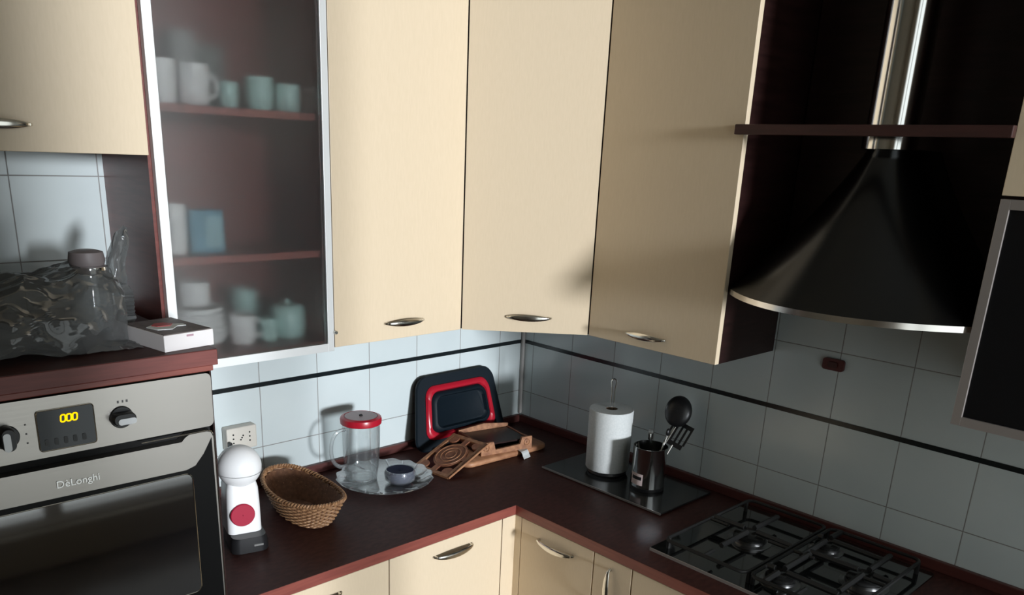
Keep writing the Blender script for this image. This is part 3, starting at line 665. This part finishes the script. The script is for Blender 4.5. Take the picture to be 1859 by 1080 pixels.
for par in (0,):
    bm = new(); per = NS*4
    for k in range(rows):
        h = .03+.93*k/(rows-1)
        pts_ = [bpt(2*PI*i/per, h, .0026*math.sin(PI*i/2*1.0/1.0*.5*2/2 + PI*k)) if False else bpt(2*PI*i/per, h, .0030*math.cos(2*PI*i/per*NS/2 + PI*k)) for i in range(per)]
        tube(bm, pts_, .0032, 5, closed=True)
    obj('weave', bm, M_wick, t, True)
bm = new()
for i in range(NS): tube(bm, [bpt(2*PI*i/NS, h) for h in (0,.35,.7,1.0)], .0018, 5)
obj('stakes', bm, M_wickd, t, True)
bm = new()
for ph in (0, PI): tube(bm, [bpt(2*PI*i/240, 1.03, .0035*math.cos(2*PI*i/240*40+ph))+Vector((0,0,.0035*math.sin(2*PI*i/240*40+ph))) for i in range(240)], .0038, 6, closed=True)
obj('braided_rim', bm, M_wick, t, True)
bm = rings(new(), [[bpt(2*PI*i/60, 0, -.001)+Vector((0,0,z)) for i in range(60)] for z in (-.0035,.001)], True, True, True); obj('base', bm, M_wickd, t)
bm = rings(new(), [[bpt(2*PI*i/60, h, d_) for i in range(60)] for h, d_ in ((.0,-.0055),(.5,-.0055),(.95,-.0055))], True, False, False); obj('inner_lining', bm, M_wickd, t, True)

# ------------------------------------------------------------------ coffee machine
CX, CY = -1.362, -.325
t = thing('coffee_machine', (CX,CY,.9), 'small white capsule coffee machine with round head and crimson disc beside the oven', 'coffee machine')
CM = rot((CX,CY,.9), z=math.radians(-14))
bm = new(); bmesh.ops.create_uvsphere(bm, u_segments=48, v_segments=28, radius=.0565); xf(bm, CM @ Matrix.Translation((0,-.01,.222))); hdm = obj('head', bm, M_white, t, True)
bm = new(); tube(bm, [(.0567*math.cos(i*PI/24), -.01+.0567*math.sin(i*PI/24), .222-.012) for i in range(48)], .0007, 5, closed=True); obj('seam', xf(bm, CM), mat('seam_grey', (.35,.35,.35), .5), hdm, True)
bm = rings(new(), [[(p[0],p[1],z) for p in rrect(0,.004,hw_,hd__,.018,6)] for z, hw_, hd__ in ((.044,.044,.048),(.12,.043,.048),(.165,.041,.047),(.186,.036,.042))], True, True, True)
bd = obj('body', xf(bm, CM), M_white, t, True, ang=50)
bm = new(); lathe(bm, [(.001,.004),(.0295,.004),(.0315,.002),(.0315,0)], n=40, cap1=True); xf(bm, CM @ Matrix.Translation((-.006,-.0455,.098)) @ Matrix.Rotation(PI/2,4,'X')); obj('disc', bm, M_crimson, bd, True, label='crimson round disc')
bm = rings(new(), [[(p[0],p[1],z) for p in rrect(.004,-.014,hw_,.062,.022,6)] for z, hw_ in ((.0005,.048),(.004,.050),(.034,.048),(.0435,.044))], True, True, True)
bs = obj('base', xf(bm, CM), M_black, t, True, ang=50)
bm = new(); bx(bm, .012,.036,-.0785,-.0755,.018,.023); obj('silver_mark', xf(bm, CM), M_chrome, bs)

# socket with adapter
t = thing('wall_socket', (-1.208,0,1.08), 'beige wall socket with an adapter block on the tiles above the coffee machine', 'socket')
pl_ = obj('housing', box(-1.256, -1.160, -.034, -.0005, 1.046, 1.117, bev=.004), mat('beige_plastic', (.66,.62,.55), .4), t)
for cx, dirn in ((-1.236,0),(-1.209,1),(-1.184,0)):
    for k in (-1,0,1):
        bm = new(); lathe(bm, [(.0026,.0),(.0026,.0008)], n=12, cap0=True, cap1=True)
        xf(bm, rot((cx+(k*.0 if not dirn else k*.004), -.0342, 1.084+k*(.013 if not dirn else .006)), x=PI/2)); obj('pin_hole', bm, M_gap, pl_)
bm = new(); bx(bm, -1.2555,-1.247,-.052,-.0345,1.062,1.080, bev=.003); pg = obj('plug', bm, M_black, t)

# ------------------------------------------------------------------ white box on the column
t = thing('small_white_box', (-1.588,-.545,ZS), 'shallow white carton with red and white things on its lid, on the oven slab corner', 'box')
XB = rot((-1.5865,-.512,ZS), z=math.radians(9))
hw_, hd_2, hh_ = .0565, .080, .034
bx_ = obj('carton', xf(box(-hw_,hw_,-hd_2,hd_2,0,hh_,bev=.001), XB), mat('white_card', (.80,.76,.75), .6), t)
obj('lid_panel', xf(box(-hw_+.003,hw_-.002,-hd_2+.003,hd_2-.003,hh_+.0002,hh_+.0014), XB), noisy(mat('grey_print', rough=.5), (.10,.08,.075), (.16,.13,.12), (90,90,90)), t, label='grey printed lid')
obj('printed_mark', xf(box(-.006,.010,-hd_2-.0005,-hd_2,.026,.030), XB), mat('mauve_print', (.45,.28,.33), .6), bx_)
bm = prism(new(), [(-.040,-.030),(-.012,-.040),(.012,-.018),(.030,-.022),(.034,-.004),(.008,.012),(-.020,.022),(-.044,.006)], hh_+.0016, hh_+.0030); obj('white_print', xf(bm, XB), M_paper, t)
bm = prism(new(), [(-.026,-.006),(.000,-.012),(.014,.004),(.004,.024),(-.016,.026),(-.030,.010)], hh_+.0032, hh_+.0044); obj('red_print', xf(bm, XB), mat('red_card', (.42,.05,.05), .5), t)

# ------------------------------------------------------------------ plastic bag with jar
def crumple(bm, amp, sc1, seed):
    for v in bm.verts:
        p = v.co*sc1+Vector((seed,seed*2,seed*3))
        n1 = noise.noise_vector(p); n2 = noise.noise_vector(p*2.7)
        v.co += (n1*amp + n2*amp*.28)
t = thing('plastic_bag', (-1.87,-.36,ZS), 'crumpled clear plastic bag lying on the slab of the oven column', 'bag')
bm = new(); bmesh.ops.create_icosphere(bm, subdivisions=6, radius=1)
for v in bm.verts:
    x, y, z = v.co
    w = .30; px_ = -1.90+x*w; 
    top = .120+.072*math.exp(-((px_+1.695)/.075)**2)+.010*math.sin(px_*23)
    zz = (max(z, -.35)+.35)/1.35
    wy = 1.0 if z > -.35 else max(0, (1+z)/.65)
    v.co = Vector((px_, -.385+y*.150*(1+.25*(1-zz)), ZS+.006+zz**.8*top))
crumple(bm, .015, 13, 3)
for v in bm.verts:      # sharp folds
    r_ = 1-abs(noise.noise(v.co*26)); v.co += Vector((0,-1,0))*(.007*(r_**3)) + Vector((0,0,.006*r_**3))
    v.co.z = max(v.co.z, ZS+.0006); v.co.x = min(v.co.x, -1.612 if v.co.y > -.41 else -1.655)
bg_ = obj('bag_skin', bm, M_bag, t, True, ang=28)
# twisted ear of the bag rising at its right end
bm = new(); N=12; loops=[]
cpt = [(-1.655,-.400,ZS+.10),(-1.640,-.395,ZS+.145),(-1.628,-.392,ZS+.185),(-1.618,-.390,ZS+.212),(-1.608,-.388,ZS+.222)]
for k, c__ in enumerate(cpt):
    rr2 = (.030,.020,.016,.013,.004)[k]
    loops.append([Vector(c__)+Vector((rr2*math.cos(2*PI*i/N)*(1.2 if i%2 else .6), rr2*.5*math.sin(2*PI*i/N), .01*math.sin(i*2.4+k))) for i in range(N)])
rings(bm, loops); bmesh.ops.subdivide_edges(bm, edges=bm.edges, cuts=2, use_grid_fill=True); crumple(bm, .004, 40, 9); obj('bag_ear', bm, M_bag, t, True, ang=28)
# loose tail of film towards the carton
bm = new(); nx, ny = 26, 14; G = []
for i in range(nx):
    row = []
    for j in range(ny):
        x = -1.76+.112*i/(nx-1); y = -.54+.13*j/(ny-1)-.0*i; hgt = .050*(1-i/(nx-1))**1.2*(1-abs(j/(ny-1)*2-1))**.6+.001
        row.append(bm.verts.new((x, y, ZS+.0008+hgt+.006*abs(noise.noise(Vector((x*60,y*60,2)))))))
    G.append(row)
for i in range(nx-1):
    for j in range(ny-1): bm.faces.new((G[i][j],G[i+1][j],G[i+1][j+1],G[i][j+1]))
obj('bag_tail', bm, M_bag, t, True, ang=20)
JX2, JY2 = -1.690, -.375
t = thing('glass_jar', (JX2,JY2,ZS), 'glass jar with wire rim and dark lid inside the plastic bag', 'jar')
bm = new(); z = ZS+.010
lathe(bm, [(.001,z),(.038,z),(.042,z+.008),(.042,z+.100),(.036,z+.118),(.036,z+.130),(.034,z+.130),(.034,z+.116),(.040,z+.100),(.040,z+.010),(.001,z+.004)], (JX2,JY2,0), 40); obj('glass_body', bm, thin_glass('jar_glass', body=.3, bodycol=(.6,.66,.68), lo=.15, hi=.7), t, True)
bm = new(); lathe(bm, [(.040,z+.128),(.041,z+.134),(.040,z+.140),(.036,z+.142)], (JX2,JY2,0), 40, True, True); obj('metal_rim', bm, M_chrome, t, True)
bm = new(); lathe(bm, [(.033,z+.1425),(.036,z+.152),(.033,z+.170),(.020,z+.174),(.001,z+.174)], (JX2,JY2,0), 40, True); obj('lid', bm, mat('dark_lid', (.20,.17,.17), .5), t, True)
for s in (-1,1): obj('wire_clasp', tube(new(), [(JX2+s*.043,JY2-.004,z+.134),(JX2+s*.046,JY2-.012,z+.118),(JX2+s*.036,JY2-.024,z+.108)], .0018, 6), M_chrome, t, True)

# ------------------------------------------------------------------ crockery behind the frosted door
M_china = mat('white_china', (.93,.93,.93), .3); M_teal = mat('pale_green_china', (.56,.82,.78), .3); M_bluec = mat('blue_card', (.12,.30,.40), .6); M_greyc = mat('grey_card', (.34,.34,.33), .7)
def mug(x, y, z, r, h, M, label, cat='mug', handle=True, group=None, name='mug'):
    z += .0008
    t = thing(name, (x,y,z), label, cat, group); bm = new()
    lathe(bm, [(.001,z),(r*.82,z),(r*.97,z+h*.12),(r,z+h),(r-.003,z+h),(r*.94-.002,z+h*.14),(.001,z+.005)], (x,y,0), 32); obj('cup', bm, M, t, True)
    if handle:
        bm = new(); tube(bm, [(x+(r-.003)+.022*math.sin(PI*k/8), y-.006, z+h*.5+h*.3*math.cos(PI*k/8)) for k in range(9)], .004, 6); obj('handle', bm, M, t, True)
    return t
S2 = 1.998; S1 = 1.655; S0 = ZB+.018
mug(-1.440,-.215,S2,.036,.095,M_china,'tall white mug, leftmost on the upper shelf behind the frosted door',handle=False)
mug(-1.357,-.205,S2,.037,.092,M_china,'tall white mug with handle, second from left on the upper frosted shelf')
mug(-1.262,-.190,S2,.023,.060,M_teal,'small pale green cup, between the white mugs and the larger green glasses',cat='cup',handle=False,name='small_cup')
mug(-1.183,-.195,S2,.034,.078,M_teal,'pale green tumbler, left one of the two larger ones on the upper shelf',cat='tumbler',handle=False,name='tumbler')
mug(-1.106,-.195,S2,.034,.066,M_teal,'pale green tumbler, rightmost on the upper frosted shelf',cat='tumbler',handle=False,name='tumbler')
tag(obj('grey_carton', box(-1.362,-1.300,-.110,-.050,S2+.0008,S2+.175,bev=.002), M_greyc, loc=(-1.33,-.08,S2+.0008)), 'tall light grey carton behind the mugs on the upper frosted shelf', 'carton')
tag(obj('grey_carton', box(-1.285,-1.215,-.080,-.030,S2+.0008,S2+.155,bev=.002), mat('darker_card', (.2,.21,.2), .7), loc=(-1.25,-.055,S2+.0008)), 'darker grey carton at the back of the upper frosted shelf', 'carton')
mug(-1.435,-.215,S1,.030,.120,M_china,'tall white jar at the left end of the middle frosted shelf',cat='jar',handle=False,name='white_jar')
t = thing('blue_box', (-1.36,-.2,S1), 'blue box with a paler panel on the middle frosted shelf', 'box')
obj('carton', box(-1.398,-1.312,-.225,-.165,S1+.0008,S1+.105,bev=.002), M_bluec, t); obj('pale_panel', box(-1.360,-1.318,-.2262,-.2252,S1+.014,S1+.090), mat('pale_blue', (.30,.50,.55), .6), t)
# stacked bowls and cups on cabinet floor
def bowl(x, y, z, r, h, M, label, group=None):
    bm = new(); lathe(bm, [(.001,0),(r*.45,0),(r*.8,h*.4),(r,h),(r-.003,h),(r*.78,h*.42),(r*.42,.004),(.001,.004)], n=36); xf(bm, Matrix.Translation((x,y,z)))
    return tag(obj('bowl', bm, M, loc=(x,y,z)), label, 'bowl', group)
for k in range(5): bowl(-1.385,-.195,S0+.0008+k*.016,.075-.002*k,.045,M_china,'white bowl in the stack at the lower left behind the frosted door','stacked white bowls')
mug(-1.390,-.195,S0+.112,.040,.060,M_china,'white cup standing on top of the stacked bowls',cat='cup',handle=False,name='cup')
mug(-1.270,-.205,S0,.036,.078,M_china,'white cup on the cabinet floor right of the stacked bowls',cat='cup',name='cup')
mug(-1.198,-.215,S0,.024,.062,M_teal,'small pale cup on the cabinet floor, between white cup and green pot',cat='cup',handle=False,name='small_cup')
mug(-1.205,-.090,S0,.034,.125,M_teal,'tall pale green jug at the back of the cabinet floor',cat='jug',handle=False,name='tall_jug')
t = thing('green_pot', (-1.125,-.19,S0), 'wide pale green pot at the lower right behind the frosted door', 'pot')
bm = new(); z=S0+.0008; lathe(bm, [(.001,z),(.042,z),(.047,z+.02),(.047,z+.075),(.044,z+.080),(.001,z+.080)], (-1.125,-.185,0), 36); obj('body', bm, M_teal, t, True)
bm = new(); lathe(bm, [(.045,z+.0802),(.040,z+.088),(.008,z+.094),(.008,z+.102),(.001,z+.103)], (-1.125,-.185,0), 36, True); obj('lid', bm, M_teal, t, True)
